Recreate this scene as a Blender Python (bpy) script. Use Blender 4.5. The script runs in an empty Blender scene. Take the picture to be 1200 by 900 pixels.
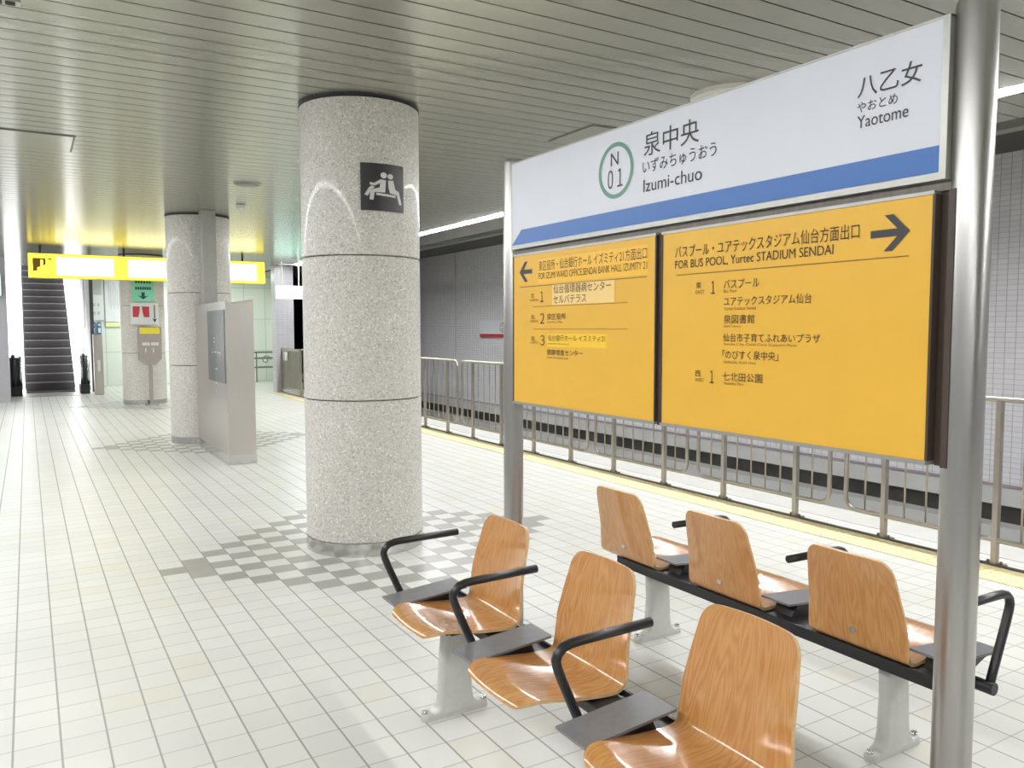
import bpy, bmesh, math, random
from mathutils import Vector, Matrix
random.seed(7)
scene = bpy.context.scene
COL = scene.collection
PI = math.pi

# ------------------------------------------------------------------ camera
cam_d = bpy.data.cameras.new('camera')
cam = bpy.data.objects.new('camera', cam_d)
COL.objects.link(cam)
cam_d.sensor_width = 36.0
cam_d.lens = 943.0 * 36.0 / 1200.0
cam_d.clip_end = 200
cam.matrix_world = Matrix(((0.8569, 0.0369, -0.5142, 0.0),
                           (-0.5155, 0.0574, -0.8550, 0.0),
                           (-0.0020, 0.9977, 0.0682, 1.5),
                           (0, 0, 0, 1)))
_l, _r, _s = cam.matrix_world.decompose()
cam.matrix_world = Matrix.Translation(_l) @ _r.to_matrix().to_4x4()
scene.camera = cam

# ------------------------------------------------------------------ light + exposure
scene.view_settings.view_transform = 'Standard'
scene.view_settings.look = 'None'
scene.view_settings.gamma = 1.0
scene.view_settings.use_curve_mapping = False
scene.view_settings.exposure = 1.0
COVE_LEFT = 21.0       # line lamp over the left platform edge
COVE_RIGHT = 49.0      # line lamp over the railing on the right
HALL = 13.0            # unseen lamps added to brighten the hall by the escalator
w = bpy.data.worlds.new('world')
scene.world = w
w.use_nodes = True
w.node_tree.nodes['Background'].inputs[0].default_value = (0.9, 0.95, 1.0, 1)
w.node_tree.nodes['Background'].inputs[1].default_value = 0.12

# ------------------------------------------------------------------ materials
def srgb(r, g, b):
    f = lambda c: (c / 255 / 12.92) if c / 255 <= 0.04045 else ((c / 255 + 0.055) / 1.055) ** 2.4
    return (f(r), f(g), f(b), 1)

def mat(name, col, rough=0.5, metal=0.0, coat=0.0, noise=0.0, nscale=30.0, ior=1.5, emit=None, estr=0.0, stretch=None):
    m = bpy.data.materials.new(name)
    m.use_nodes = True
    nt = m.node_tree
    b = nt.nodes['Principled BSDF']
    b.inputs['Base Color'].default_value = col
    b.inputs['Roughness'].default_value = rough
    b.inputs['Metallic'].default_value = metal
    b.inputs['IOR'].default_value = ior
    b.inputs['Coat Weight'].default_value = coat
    b.inputs['Coat Roughness'].default_value = 0.06
    if emit:
        b.inputs['Emission Color'].default_value = emit
        b.inputs['Emission Strength'].default_value = estr
    if noise > 0:
        tc = nt.nodes.new('ShaderNodeTexCoord')
        mp = nt.nodes.new('ShaderNodeMapping')
        if stretch:
            mp.inputs['Scale'].default_value = stretch
        n = nt.nodes.new('ShaderNodeTexNoise')
        n.inputs['Scale'].default_value = nscale
        n.inputs['Detail'].default_value = 5
        r = nt.nodes.new('ShaderNodeMapRange')
        r.inputs['From Min'].default_value = 0.3
        r.inputs['From Max'].default_value = 0.7
        r.inputs['To Min'].default_value = 1 - noise
        r.inputs['To Max'].default_value = 1 + noise
        mx = nt.nodes.new('ShaderNodeMix')
        mx.data_type = 'RGBA'
        mx.blend_type = 'MULTIPLY'
        mx.inputs[0].default_value = 1
        mx.inputs[6].default_value = col
        nt.links.new(tc.outputs['Object'], mp.inputs[0])
        nt.links.new(mp.outputs[0], n.inputs['Vector'])
        nt.links.new(n.outputs[0], r.inputs['Value'])
        nt.links.new(r.outputs[0], mx.inputs[7])
        nt.links.new(mx.outputs[2], b.inputs['Base Color'])
    return m

class NT:
    """tiny helper to write node maths"""
    def __init__(s, m):
        s.nt = m.node_tree
        s.b = s.nt.nodes['Principled BSDF']
    def node(s, t): return s.nt.nodes.new(t)
    def link(s, a, b): s.nt.links.new(a, b)
    def math(s, op, a, b=None, c=None):
        n = s.node('ShaderNodeMath')
        n.operation = op
        for i, v in enumerate((a, b, c)):
            if v is None: continue
            if isinstance(v, (int, float)): n.inputs[i].default_value = v
            else: s.link(v, n.inputs[i])
        return n.outputs[0]
    def mixc(s, fac, a, b, mode='MIX'):
        n = s.node('ShaderNodeMix')
        n.data_type = 'RGBA'
        n.blend_type = mode
        for i, v in ((0, fac), (6, a), (7, b)):
            if isinstance(v, (int, float)): n.inputs[i].default_value = v
            elif isinstance(v, tuple): n.inputs[i].default_value = v
            else: s.link(v, n.inputs[i])
        return n.outputs[2]
    def pos(s):
        g = s.node('ShaderNodeNewGeometry')
        x = s.node('ShaderNodeSeparateXYZ')
        s.link(g.outputs['Position'], x.inputs[0])
        return g.outputs['Position'], x.outputs[0], x.outputs[1], x.outputs[2]

PILLAR_ROWS = (0, 41, 84)
def floor_material():
    m = mat('platform_tiles', srgb(218, 217, 210), 0.34)
    h = NT(m)
    P, x, y, z = h.pos()
    u = h.math('DIVIDE', h.math('ADD', x, 0.098), 0.15)
    v = h.math('DIVIDE', h.math('SUBTRACT', y, 5.225), 0.1485)
    fi, fj = h.math('FLOOR', u), h.math('FLOOR', v)
    fu, fv = h.math('FRACT', u), h.math('FRACT', v)
    gu = h.math('GREATER_THAN', h.math('ABSOLUTE', h.math('SUBTRACT', fu, 0.5)), 0.476)
    gv = h.math('GREATER_THAN', h.math('ABSOLUTE', h.math('SUBTRACT', fv, 0.5)), 0.48)
    grout = h.math('MAXIMUM', gu, gv)
    dark = None
    ai = h.math('ABSOLUTE', h.math('SUBTRACT', fi, 14))
    for jc in PILLAR_ROWS:
        aj = h.math('ABSOLUTE', h.math('SUBTRACT', fj, jc))
        d = h.math('ADD', ai, aj)
        inr = h.math('MULTIPLY', h.math('GREATER_THAN', d, 4.5), h.math('LESS_THAN', d, 9.5))
        odd = h.math('GREATER_THAN', h.math('MODULO', d, 2), 0.5)
        a = h.math('MULTIPLY', inr, odd)
        # the four corners of the diamond are solid crosses
        mn = h.math('MINIMUM', ai, aj)
        c = h.math('MULTIPLY', h.math('LESS_THAN', mn, 0.5),
                   h.math('MULTIPLY', h.math('GREATER_THAN', d, 6.5), h.math('LESS_THAN', d, 9.5)))
        a = h.math('MAXIMUM', a, c)
        dark = a if dark is None else h.math('MAXIMUM', dark, a)
    wn = h.node('ShaderNodeTexWhiteNoise')
    wn.noise_dimensions = '2D'
    cb = h.node('ShaderNodeCombineXYZ')
    h.link(fi, cb.inputs[0]); h.link(fj, cb.inputs[1])
    h.link(cb.outputs[0], wn.inputs['Vector'])
    rnd = wn.outputs['Value']
    var = h.node('ShaderNodeMapRange')
    h.link(rnd, var.inputs['Value'])
    var.inputs['To Min'].default_value = 0.0
    var.inputs['To Max'].default_value = 1.0
    light = h.mixc(var.outputs[0], srgb(213, 212, 206), srgb(206, 206, 201))
    warm = h.math('GREATER_THAN', rnd, 0.93)
    light = h.mixc(warm, light, srgb(209, 207, 195))
    n = h.node('ShaderNodeTexNoise')
    n.inputs['Scale'].default_value = 1.3
    n.inputs['Detail'].default_value = 6
    h.link(P, n.inputs['Vector'])
    dk = h.mixc(rnd, srgb(160, 157, 149), srgb(149, 147, 139))
    c = h.mixc(dark, light, dk)
    st = h.node('ShaderNodeMapRange')
    h.link(n.outputs[0], st.inputs['Value'])
    st.inputs['From Min'].default_value = 0.3
    st.inputs['From Max'].default_value = 0.7
    st.inputs['To Min'].default_value = 0.93
    st.inputs['To Max'].default_value = 1.03
    c = h.mixc(1.0, c, st.outputs[0], 'MULTIPLY')
    gcol = h.mixc(gu, srgb(178, 177, 172), srgb(152, 151, 146))
    c = h.mixc(grout, c, gcol)
    h.link(c, h.b.inputs['Base Color'])
    r = h.math('ADD', h.math('MULTIPLY', grout, 0.4), 0.34)
    h.link(r, h.b.inputs['Roughness'])
    return m

def tile_material(name, c1, c2, gc, axis, w_, h_, lw=0.05, rough=0.3, gc2=None):
    """tiled wall: axis 0 -> tiles run along x, 1 -> along y"""
    m = mat(name, c1, rough)
    h = NT(m)
    P, x, y, z = h.pos()
    a = x if axis == 0 else y
    u = h.math('DIVIDE', a, w_)
    v = h.math('DIVIDE', z, h_)
    gu = h.math('GREATER_THAN', h.math('ABSOLUTE', h.math('SUBTRACT', h.math('FRACT', u), 0.5)), 0.5 - lw * h_ / w_)
    gv = h.math('GREATER_THAN', h.math('ABSOLUTE', h.math('SUBTRACT', h.math('FRACT', v), 0.5)), 0.5 - lw)
    wn = h.node('ShaderNodeTexWhiteNoise')
    wn.noise_dimensions = '2D'
    cb = h.node('ShaderNodeCombineXYZ')
    h.link(h.math('FLOOR', u), cb.inputs[0]); h.link(h.math('FLOOR', v), cb.inputs[1])
    h.link(cb.outputs[0], wn.inputs['Vector'])
    c = h.mixc(wn.outputs['Value'], c1, c2)
    c = h.mixc(gv, c, gc2 or gc)
    c = h.mixc(gu, c, gc)
    h.link(c, h.b.inputs['Base Color'])
    return m

def granite_material():
    m = mat('granite', srgb(186, 182, 174), 0.45, coat=0.13)
    m.node_tree.nodes['Principled BSDF'].inputs['Coat Roughness'].default_value = 0.035
    h = NT(m)
    tc = h.node('ShaderNodeTexCoord')
    v = h.node('ShaderNodeTexVoronoi')
    v.inputs['Scale'].default_value = 115
    h.link(tc.outputs['Object'], v.inputs['Vector'])
    n = h.node('ShaderNodeTexNoise')
    n.inputs['Scale'].default_value = 2.2
    n.inputs['Detail'].default_value = 4
    h.link(tc.outputs['Object'], n.inputs['Vector'])
    sp = h.node('ShaderNodeSeparateColor')
    h.link(v.outputs['Color'], sp.inputs[0])
    r = h.node('ShaderNodeValToRGB')
    r.color_ramp.interpolation = 'CONSTANT'
    e = r.color_ramp.elements
    e[0].position = 0; e[0].color = srgb(180, 176, 168)
    e[1].position = 0.12; e[1].color = srgb(202, 198, 189)
    for p, c in ((0.45, srgb(211, 207, 199)), (0.75, srgb(218, 215, 209)), (0.94, srgb(236, 234, 230))):
        q = e.new(p); q.color = c
    h.link(sp.outputs[0], r.inputs[0])
    mr = h.node('ShaderNodeMapRange')
    h.link(n.outputs[0], mr.inputs['Value'])
    mr.inputs['To Min'].default_value = 0.9
    mr.inputs['To Max'].default_value = 1.06
    c = h.mixc(1.0, r.outputs[0], mr.outputs[0], 'MULTIPLY')
    h.link(c, h.b.inputs['Base Color'])
    return m

def wood_material():
    m = mat('beech_plywood', srgb(205, 142, 78), 0.25, coat=1.0)
    h = NT(m)
    h.b.inputs['Coat Roughness'].default_value = 0.08
    uv = h.node('ShaderNodeUVMap'); uv.uv_map = 'grain'
    oi = h.node('ShaderNodeObjectInfo')
    mp = h.node('ShaderNodeMapping')
    mp.inputs['Scale'].default_value = (6.5, 1.0, 1.0)
    h.link(uv.outputs[0], mp.inputs[0])
    ad = h.node('ShaderNodeVectorMath'); ad.operation = 'ADD'
    h.link(mp.outputs[0], ad.inputs[0])
    cb = h.node('ShaderNodeCombineXYZ')
    h.link(h.math('MULTIPLY', oi.outputs['Random'], 37.0), cb.inputs[0])
    h.link(h.math('MULTIPLY', oi.outputs['Random'], 11.0), cb.inputs[1])
    h.link(cb.outputs[0], ad.inputs[1])
    n = h.node('ShaderNodeTexNoise')
    n.inputs['Scale'].default_value = 1.6
    n.inputs['Detail'].default_value = 2.5
    h.link(ad.outputs[0], n.inputs['Vector'])
    # contour lines of a stretched noise give cathedral grain
    s = h.math('MULTIPLY', h.math('PINGPONG', h.math('MULTIPLY', n.outputs[0], 16.0), 0.5), 2.0)
    n2 = h.node('ShaderNodeTexNoise')
    n2.inputs['Scale'].default_value = 14
    n2.inputs['Detail'].default_value = 3
    mp2 = h.node('ShaderNodeMapping'); mp2.inputs['Scale'].default_value = (14.0, 1.0, 1.0)
    h.link(uv.outputs[0], mp2.inputs[0]); h.link(mp2.outputs[0], n2.inputs['Vector'])
    f = h.math('ADD', h.math('MULTIPLY', s, 0.55), h.math('MULTIPLY', n2.outputs[0], 0.45))
    c = h.mixc(f, srgb(182, 120, 62), srgb(216, 168, 104))
    n3 = h.node('ShaderNodeTexNoise')
    n3.inputs['Scale'].default_value = 2.0
    h.link(ad.outputs[0], n3.inputs['Vector'])
    c = h.mixc(h.math('MULTIPLY', n3.outputs[0], 0.35), c, srgb(178, 112, 60))
    h.link(c, h.b.inputs['Base Color'])
    return m

M = {}
M['floor'] = floor_material()
M['granite'] = granite_material()
M['wood'] = wood_material()
M['ply_edge'] = mat('plywood_edge', srgb(214, 178, 128), 0.4, noise=0.12, nscale=60)
M['ceiling'] = mat('painted_planks', srgb(180, 180, 167), 0.22, 0.62, noise=0.02, nscale=4)
_h = NT(M['ceiling'])
_h.b.inputs['Anisotropic'].default_value = 0.88
_t = _h.node('ShaderNodeCombineXYZ'); _t.inputs[1].default_value = 1.0
_h.link(_t.outputs[0], _h.b.inputs['Tangent'])
M['gap'] = mat('ceiling_gap', srgb(60, 60, 55), 0.8, noise=0.1)
M['wall_tile'] = tile_material('trackside_tiles', srgb(226, 224, 228), srgb(218, 216, 221), srgb(172, 170, 176), 1, 0.109, 0.056, 0.07, 0.3, srgb(198, 196, 201))
M['pilaster_tile'] = tile_material('pilaster_tiles', srgb(196, 194, 200), srgb(190, 189, 195), srgb(172, 170, 177), 0, 0.109, 0.056, 0.06, 0.3)
M['hall_wall'] = tile_material('hall_panels', srgb(230, 235, 226), srgb(225, 232, 222), srgb(170, 180, 172), 0, 0.6, 0.9, 0.006, 0.35)
M['ledge'] = mat('concrete_ledge', srgb(196, 196, 194), 0.7, noise=0.05, nscale=3)
M['recess'] = mat('dark_recess', srgb(98, 95, 90), 0.8, noise=0.12, nscale=8)
M['purple'] = mat('purple_line', srgb(158, 146, 154), 0.5, noise=0.05)
M['concrete'] = mat('dark_concrete', srgb(105, 104, 100), 0.85, noise=0.1, nscale=5)
M['tunnel'] = mat('tunnel_black', srgb(22, 22, 24), 0.9, noise=0.1, nscale=5)  # near-black colour paints in the darkness of the unlit tunnel
M['beamdark'] = mat('dark_beam', srgb(84, 84, 80), 0.6, noise=0.06, nscale=4)
M['edge'] = mat('platform_edge', srgb(190, 189, 184), 0.5, noise=0.05, nscale=6)
M['yellow_tact'] = mat('tactile_yellow', srgb(222, 208, 164), 0.5, noise=0.04, nscale=8)
M['kerb'] = mat('kerb_brown', srgb(120, 114, 104), 0.6, noise=0.1)
M['steel'] = mat('brushed_steel', srgb(176, 174, 170), 0.3, 0.9, noise=0.05, nscale=40, stretch=(1, 1, 0.05))
M['steel_bright'] = mat('polished_steel', srgb(205, 204, 202), 0.2, 0.95, noise=0.02, nscale=10)
M['steel_fence'] = mat('railing_steel', srgb(172, 166, 156), 0.34, 0.8, noise=0.05, nscale=20)
M['hairline'] = mat('hairline_steel', srgb(198, 193, 187), 0.3, 0.85, noise=0.015, nscale=90, stretch=(1, 1, 0.05))
M['alu'] = mat('cast_aluminium', srgb(196, 197, 192), 0.42, 0.25, noise=0.04, nscale=30)
M['alu_frame'] = mat('anodised_frame', srgb(176, 176, 170), 0.35, 0.6, noise=0.04, nscale=30)
M['black'] = mat('black_steel', srgb(38, 38, 40), 0.45, noise=0.1, nscale=40)
M['tray'] = mat('dark_grey_tray', srgb(118, 118, 122), 0.36, 0.0, noise=0.06, nscale=40)
M['armblack'] = mat('arm_black', srgb(34, 35, 38), 0.35, noise=0.08, nscale=60)
M['board_white'] = mat('board_white', srgb(219, 222, 230), 0.35, noise=0.012, nscale=6)
M['board_orange'] = mat('board_orange', srgb(238, 186, 64), 0.4, noise=0.015, nscale=10)
M['sticker_yellow'] = mat('sticker_yellow', srgb(250, 196, 62), 0.35, noise=0.01)
M['sticker_bright'] = mat('sticker_bright', srgb(252, 206, 58), 0.35, noise=0.01)
M['sticker_pale'] = mat('sticker_pale', srgb(250, 214, 140), 0.35, noise=0.01)
M['blue'] = mat('line_blue', srgb(58, 112, 186), 0.35, noise=0.015)
M['green_ring'] = mat('line_green', srgb(92, 146, 122), 0.35, noise=0.015)
M['ink'] = mat('sign_ink', srgb(66, 64, 66), 0.5, noise=0.03)
M['ink_brown'] = mat('sign_ink_brown', srgb(70, 50, 36), 0.5, noise=0.03)
M['ink_faint'] = mat('sign_ink_faint', srgb(150, 108, 40), 0.5, noise=0.03)
M['dark_frame'] = mat('dark_frame', srgb(74, 62, 52), 0.4, noise=0.05)
M['dark_channel'] = mat('dark_channel', srgb(112, 106, 98), 0.4, 0.3, noise=0.15, nscale=60, stretch=(1, 1, 0.02))
M['picto_black'] = mat('pictogram_black', srgb(58, 56, 58), 0.35, noise=0.03)
M['picto_white'] = mat('pictogram_white', srgb(216, 214, 210), 0.4, noise=0.02)
M['red'] = mat('sign_red', srgb(196, 60, 70), 0.4, noise=0.02)
M['white_paint'] = mat('white_paint', srgb(226, 228, 230), 0.4, noise=0.015)
M['teal'] = mat('sign_teal', srgb(140, 226, 196), 0.4, noise=0.02)
M['navy'] = mat('sign_navy', srgb(40, 70, 90), 0.4, noise=0.02)
M['blue_sign'] = mat('sign_blue', srgb(50, 120, 180), 0.4, noise=0.03)
M['yellow_label'] = mat('label_yellow', srgb(236, 218, 60), 0.4, noise=0.02)
M['pale_yellow'] = mat('pale_yellow', srgb(228, 232, 170), 0.5, noise=0.02)
M['beige_box'] = mat('grey_brown_box', srgb(160, 152, 148), 0.4, 0.2, noise=0.04)
M['step'] = mat('escalator_step', srgb(15, 13, 14), 0.6, 0.0, noise=0.2, nscale=60)
M['step_edge'] = mat('escalator_nosing', srgb(92, 86, 84), 0.4, 0.2, noise=0.1, nscale=60)
M['rubber'] = mat('handrail_rubber', srgb(30, 32, 40), 0.3, noise=0.1)
M['glass_dark'] = mat('dark_glass', srgb(64, 76, 76), 0.08, 0.0, noise=0.03, ior=1.6)
M['block_glass'] = mat('smoked_panel', srgb(112, 116, 112), 0.3, 0.4, noise=0.05)
M['rail_grey'] = mat('rail_grey', srgb(128, 130, 126), 0.4, 0.3, noise=0.04)
M['pier'] = mat('grey_pier', srgb(176, 174, 180), 0.4, noise=0.03)
M['cove_left'] = mat('cove_diffuser_left', (1, 1, 1, 1), 0.5, emit=(0.97, 0.985, 1.0, 1), estr=COVE_LEFT, noise=0.001)
M['cove_right'] = mat('cove_diffuser_right', (1, 1, 1, 1), 0.5, emit=(0.97, 0.985, 1.0, 1), estr=COVE_RIGHT, noise=0.001)
M['hall_lamp'] = mat('hall_diffuser', (1, 1, 1, 1), 0.5, emit=(0.93, 1.0, 0.96, 1), estr=HALL, noise=0.001)
M['glow_white'] = mat('lit_balustrade', (1, 1, 1, 1), 0.4, emit=(0.97, 0.97, 1.0, 1), estr=2.4, noise=0.001)
M['glow_yellow'] = mat('lit_yellow', srgb(250, 225, 40), 0.4, emit=(1.0, 0.80, 0.05, 1), estr=1.1, noise=0.001)
M['glow_yellow_hot'] = mat('lit_yellow_centre', srgb(255, 250, 180), 0.4, emit=(1.0, 0.93, 0.5, 1), estr=2.0, noise=0.001)
M['glow_teal'] = mat('lit_teal', srgb(220, 255, 245), 0.4, emit=(0.55, 1.0, 0.88, 1), estr=2.2, noise=0.001)
M['brown_picto'] = mat('brown_pictogram', srgb(120, 84, 16), 0.5, noise=0.02)
M['lamp_housing'] = mat('white_housing', srgb(214, 214, 208), 0.4, noise=0.02)

# ------------------------------------------------------------------ mesh helpers
class MB:
    def __init__(s): s.bm = bmesh.new()
    def box(s, x0, x1, y0, y1, z0, z1, mi=0, bev=0.0, rot=None, piv=None):
        r = bmesh.ops.create_cube(s.bm, size=1.0)
        vs = r['verts']
        for v in vs:
            v.co = Vector(((x0 + x1) / 2 + v.co.x * (x1 - x0), (y0 + y1) / 2 + v.co.y * (y1 - y0), (z0 + z1) / 2 + v.co.z * (z1 - z0)))
        fs = set(f for v in vs for f in v.link_faces)
        for f in fs: f.material_index = mi
        if bev > 0:
            es = set(e for v in vs for e in v.link_edges)
            r2 = bmesh.ops.bevel(s.bm, geom=list(es), offset=bev, segments=2, affect='EDGES', profile=0.5)
            for f in r2['faces']: f.material_index = mi
            vs = list(set(v for f in r2['faces'] for v in f.verts))
        if rot is not None:
            bmesh.ops.rotate(s.bm, verts=vs, cent=Vector(piv), matrix=rot)
        return vs
    def cyl(s, p0, p1, r, seg=20, r2=None, mi=0, caps=True):
        p0, p1 = Vector(p0), Vector(p1)
        d = p1 - p0
        q = Vector((0, 0, 1)).rotation_difference(d.normalized()).to_matrix().to_4x4()
        m = Matrix.Translation((p0 + p1) / 2) @ q
        res = bmesh.ops.create_cone(s.bm, cap_ends=caps, segments=seg, radius1=r, radius2=r if r2 is None else r2, depth=d.length, matrix=m)
        for v in res['verts']:
            for f in v.link_faces:
                f.material_index = mi
                f.smooth = len(f.verts) == 4
    def tube(s, pts, r, seg=12, closed=False, mi=0):
        pts = [Vector(p) for p in pts]
        n = len(pts)
        rings = []
        prev = None
        for i, p in enumerate(pts):
            a = pts[(i - 1) % n] if (closed or i > 0) else p
            b = pts[(i + 1) % n] if (closed or i < n - 1) else p
            t = (b - a).normalized()
            if prev is None:
                ref = Vector((0, 0, 1)) if abs(t.z) < 0.9 else Vector((1, 0, 0))
                u = t.cross(ref).normalized()
            else:
                u = (prev - t * prev.dot(t)).normalized()
            prev = u
            w_ = t.cross(u)
            rings.append([s.bm.verts.new(p + (u * math.cos(2 * PI * k / seg) + w_ * math.sin(2 * PI * k / seg)) * r) for k in range(seg)])
        m = n if closed else n - 1
        for i in range(m):
            A, B = rings[i], rings[(i + 1) % n]
            for k in range(seg):
                f = s.bm.faces.new((A[k], A[(k + 1) % seg], B[(k + 1) % seg], B[k]))
                f.smooth = True; f.material_index = mi
        if not closed:
            f = s.bm.faces.new(rings[0][::-1]); f.material_index = mi
            f = s.bm.faces.new(rings[-1]); f.material_index = mi
    def prism(s, poly, axis, a0, a1, mi=0):
        """extrude polygon; axis 'x': poly is (y,z); 'y': (x,z); 'z': (x,y)"""
        def P(p, a):
            return Vector((a, p[0], p[1])) if axis == 'x' else Vector((p[0], a, p[1])) if axis == 'y' else Vector((p[0], p[1], a))
        A = [s.bm.verts.new(P(p, a0)) for p in poly]
        B = [s.bm.verts.new(P(p, a1)) for p in poly]
        n = len(poly)
        fs = [s.bm.faces.new(A[::-1]), s.bm.faces.new(B)]
        for i in range(n):
            fs.append(s.bm.faces.new((A[i], A[(i + 1) % n], B[(i + 1) % n], B[i])))
        for f in fs: f.material_index = mi
        return fs
    def lathe(s, prof, cx, cy, seg=64, mi=0):
        rings = []
        for r, z in prof:
            rings.append([s.bm.verts.new((cx + r * math.cos(2 * PI * k / seg), cy + r * math.sin(2 * PI * k / seg), z)) for k in range(seg)])
        for A, B in zip(rings, rings[1:]):
            for k in range(seg):
                f = s.bm.faces.new((A[k], A[(k + 1) % seg], B[(k + 1) % seg], B[k]))
                f.smooth = True; f.material_index = mi
        s.bm.faces.new(rings[0][::-1]).material_index = mi
        s.bm.faces.new(rings[-1]).material_index = mi
    def loft(s, rings, mi=0, smooth=True):
        R = [[s.bm.verts.new(p) for p in r] for r in rings]
        n = len(R[0])
        for A, B in zip(R, R[1:]):
            for k in range(n):
                f = s.bm.faces.new((A[k], A[(k + 1) % n], B[(k + 1) % n], B[k]))
                f.smooth = smooth; f.material_index = mi
        s.bm.faces.new(R[0][::-1]).material_index = mi
        s.bm.faces.new(R[-1]).material_index = mi
    def build(s, name, mats, parent=None, local=False, sharp=None):
        bmesh.ops.recalc_face_normals(s.bm, faces=s.bm.faces[:])
        me = bpy.data.meshes.new(name)
        if parent is not None and not local:
            off = world_loc(parent)
            for v in s.bm.verts: v.co -= off
        s.bm.to_mesh(me)
        s.bm.free()
        if not isinstance(mats, (list, tuple)): mats = [mats]
        for m in mats: me.materials.append(m)
        if sharp: me.set_sharp_from_angle(angle=math.radians(sharp))
        return link(name, me, parent)

def world_loc(o):
    v = Vector((0, 0, 0))
    while o is not None:
        v += o.location
        o = o.parent
    return v

def link(name, me, parent=None):
    o = bpy.data.objects.new(name, me)
    COL.objects.link(o)
    if parent is not None: o.parent = parent
    return o

def tag(o, label=None, cat=None, group=None, kind=None):
    if label: o['label'] = label
    if cat: o['category'] = cat
    if group: o['group'] = group
    if kind: o['kind'] = kind
    return o

def thing(name, label, cat, loc, group=None):
    o = bpy.data.objects.new(name, None)
    o.empty_display_size = 0.1
    COL.objects.link(o)
    o.location = loc
    return tag(o, label, cat, group)

def copy_tree(o, parent=None):
    c = o.copy()
    COL.objects.link(c)
    if parent is not None: c.parent = parent
    for ch in list(o.children): copy_tree(ch, c)
    return c

def struct(name, mb, mats, label=None):
    o = mb.build(name, mats)
    o['kind'] = 'structure'
    if label: o['label'] = label
    return o

def text_mesh(body):
    cu = bpy.data.curves.new('lettering', 'FONT')
    cu.body = body
    cu.resolution_u = 4
    t = bpy.data.objects.new('lettering', cu)
    COL.objects.link(t)
    dg = bpy.context.evaluated_depsgraph_get()
    me = bpy.data.meshes.new_from_object(t.evaluated_get(dg))
    bpy.data.objects.remove(t)
    bpy.data.curves.remove(cu)
    return me

def pieces(name, m, parent, boxes, bev=0.0):
    """each box a part of its own"""
    out = []
    for b_ in boxes:
        q = MB(); q.box(*b_, bev=bev)
        out.append(q.build(name, m, parent))
    return out

class Letters:
    """collects lines of lettering on a vertical plane into one mesh.
    face 'x': plane X = a facing -X (reads towards -Y); face 'y': plane Y = a facing -Y (reads towards +X)"""
    def __init__(s, face, a): s.face, s.a, s.v, s.f, s.mi = face, a, [], [], []
    def P(s, h, z): return (s.a, h, z) if s.face == 'x' else (h, s.a, z)
    def text(s, body, h0, z1, h1, z0, mi=0):
        me = text_mesh(body)
        xs = [v.co.x for v in me.vertices]; ys = [v.co.y for v in me.vertices]
        ax, bx, ay, by = min(xs), max(xs), min(ys), max(ys)
        o = len(s.v)
        for v in me.vertices:
            s.v.append(s.P(h0 + (v.co.x - ax) / (bx - ax) * (h1 - h0), z0 + (v.co.y - ay) / (by - ay) * (z1 - z0)))
        for p in me.polygons:
            s.f.append([o + i for i in p.vertices]); s.mi.append(mi)
        bpy.data.meshes.remove(me)
    def poly(s, pts, mi=0):
        o = len(s.v)
        s.v += [s.P(*p) for p in pts]
        s.f.append(list(range(o, o + len(pts)))); s.mi.append(mi)
    def rect(s, h0, z1, h1, z0, mi=0): s.poly([(h0, z0), (h1, z0), (h1, z1), (h0, z1)], mi)
    def ring(s, h, z, rh, rz, t, mi=0, n=48):
        for k in range(n):
            a, b = 2 * PI * k / n, 2 * PI * (k + 1) / n
            s.poly([(h + rh * math.cos(a), z + rz * math.sin(a)), (h + rh * math.cos(b), z + rz * math.sin(b)),
                    (h + (rh - t) * math.cos(b), z + (rz - t) * math.sin(b)), (h + (rh - t) * math.cos(a), z + (rz - t) * math.sin(a))], mi)
    def build(s, name, mats, parent):
        me = bpy.data.meshes.new(name)
        off = world_loc(parent)
        me.from_pydata([tuple(Vector(v) - off) for v in s.v], [], s.f)
        for m in (mats if isinstance(mats, (list, tuple)) else [mats]): me.materials.append(m)
        for p, i in zip(me.polygons, s.mi): p.material_index = i
        return link(name, me, parent)

# ------------------------------------------------------------------ the setting
Y0, Y1 = -9.0, 24.0
ZC = 3.0
mb = MB()
mb.box(-1.75, 5.75, Y0, Y1, -0.25, 0.0)
mb.box(5.75, 6.7, 19.9, Y1, -0.25, 0.0)
struct('floor', mb, M['floor'])
mb = MB()
mb.box(5.40, 5.75, Y0, 19.3, 0.0, 0.004)
struct('trim_1', mb, M['edge'])
mb = MB()
mb.box(5.175, 5.205, Y0, 19.3, 0.0, 0.012)
struct('trim_2', mb, M['kerb'])
mb = MB()
mb.box(-6.0, 9.5, Y0, 40, -1.35, -1.1)
struct('floor_trackbed', mb, M['concrete'])

# ceiling: separate planks with dark gaps
mb = MB()
pitch, g = 0.1672, 0.009
y = 4.003 - pitch * 78
while y < 21.9:
    for xa, xb in ((-1.44, 5.32), (5.44, 6.15), (-2.15, -1.66)):
        ya, yb, n = y + g / 2, y + pitch - g / 2, 6
        A = [[mb.bm.verts.new((x, ya + (yb - ya) * k / n, ZC + 0.001 * (2 * k / n - 1) ** 2)) for k in range(n + 1)] for x in (xa, xb)]
        for k in range(n):
            f = mb.bm.faces.new((A[0][k], A[0][k + 1], A[1][k + 1], A[1][k])); f.smooth = True
        for k in (0, n):
            t0 = [mb.bm.verts.new(A[i][k].co) for i in (0, 1)]
            t1 = [mb.bm.verts.new(A[i][k].co + Vector((0, 0, 0.016))) for i in (0, 1)]
            mb.bm.faces.new((t0[0], t0[1], t1[1], t1[0]))
    y += pitch
for xa, xb in ((-1.44, 5.32), (5.44, 6.15), (-2.15, -1.66)):
    mb.box(xa, xb, Y0, 21.9, ZC + 0.018, ZC + 0.06, 1)
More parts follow.
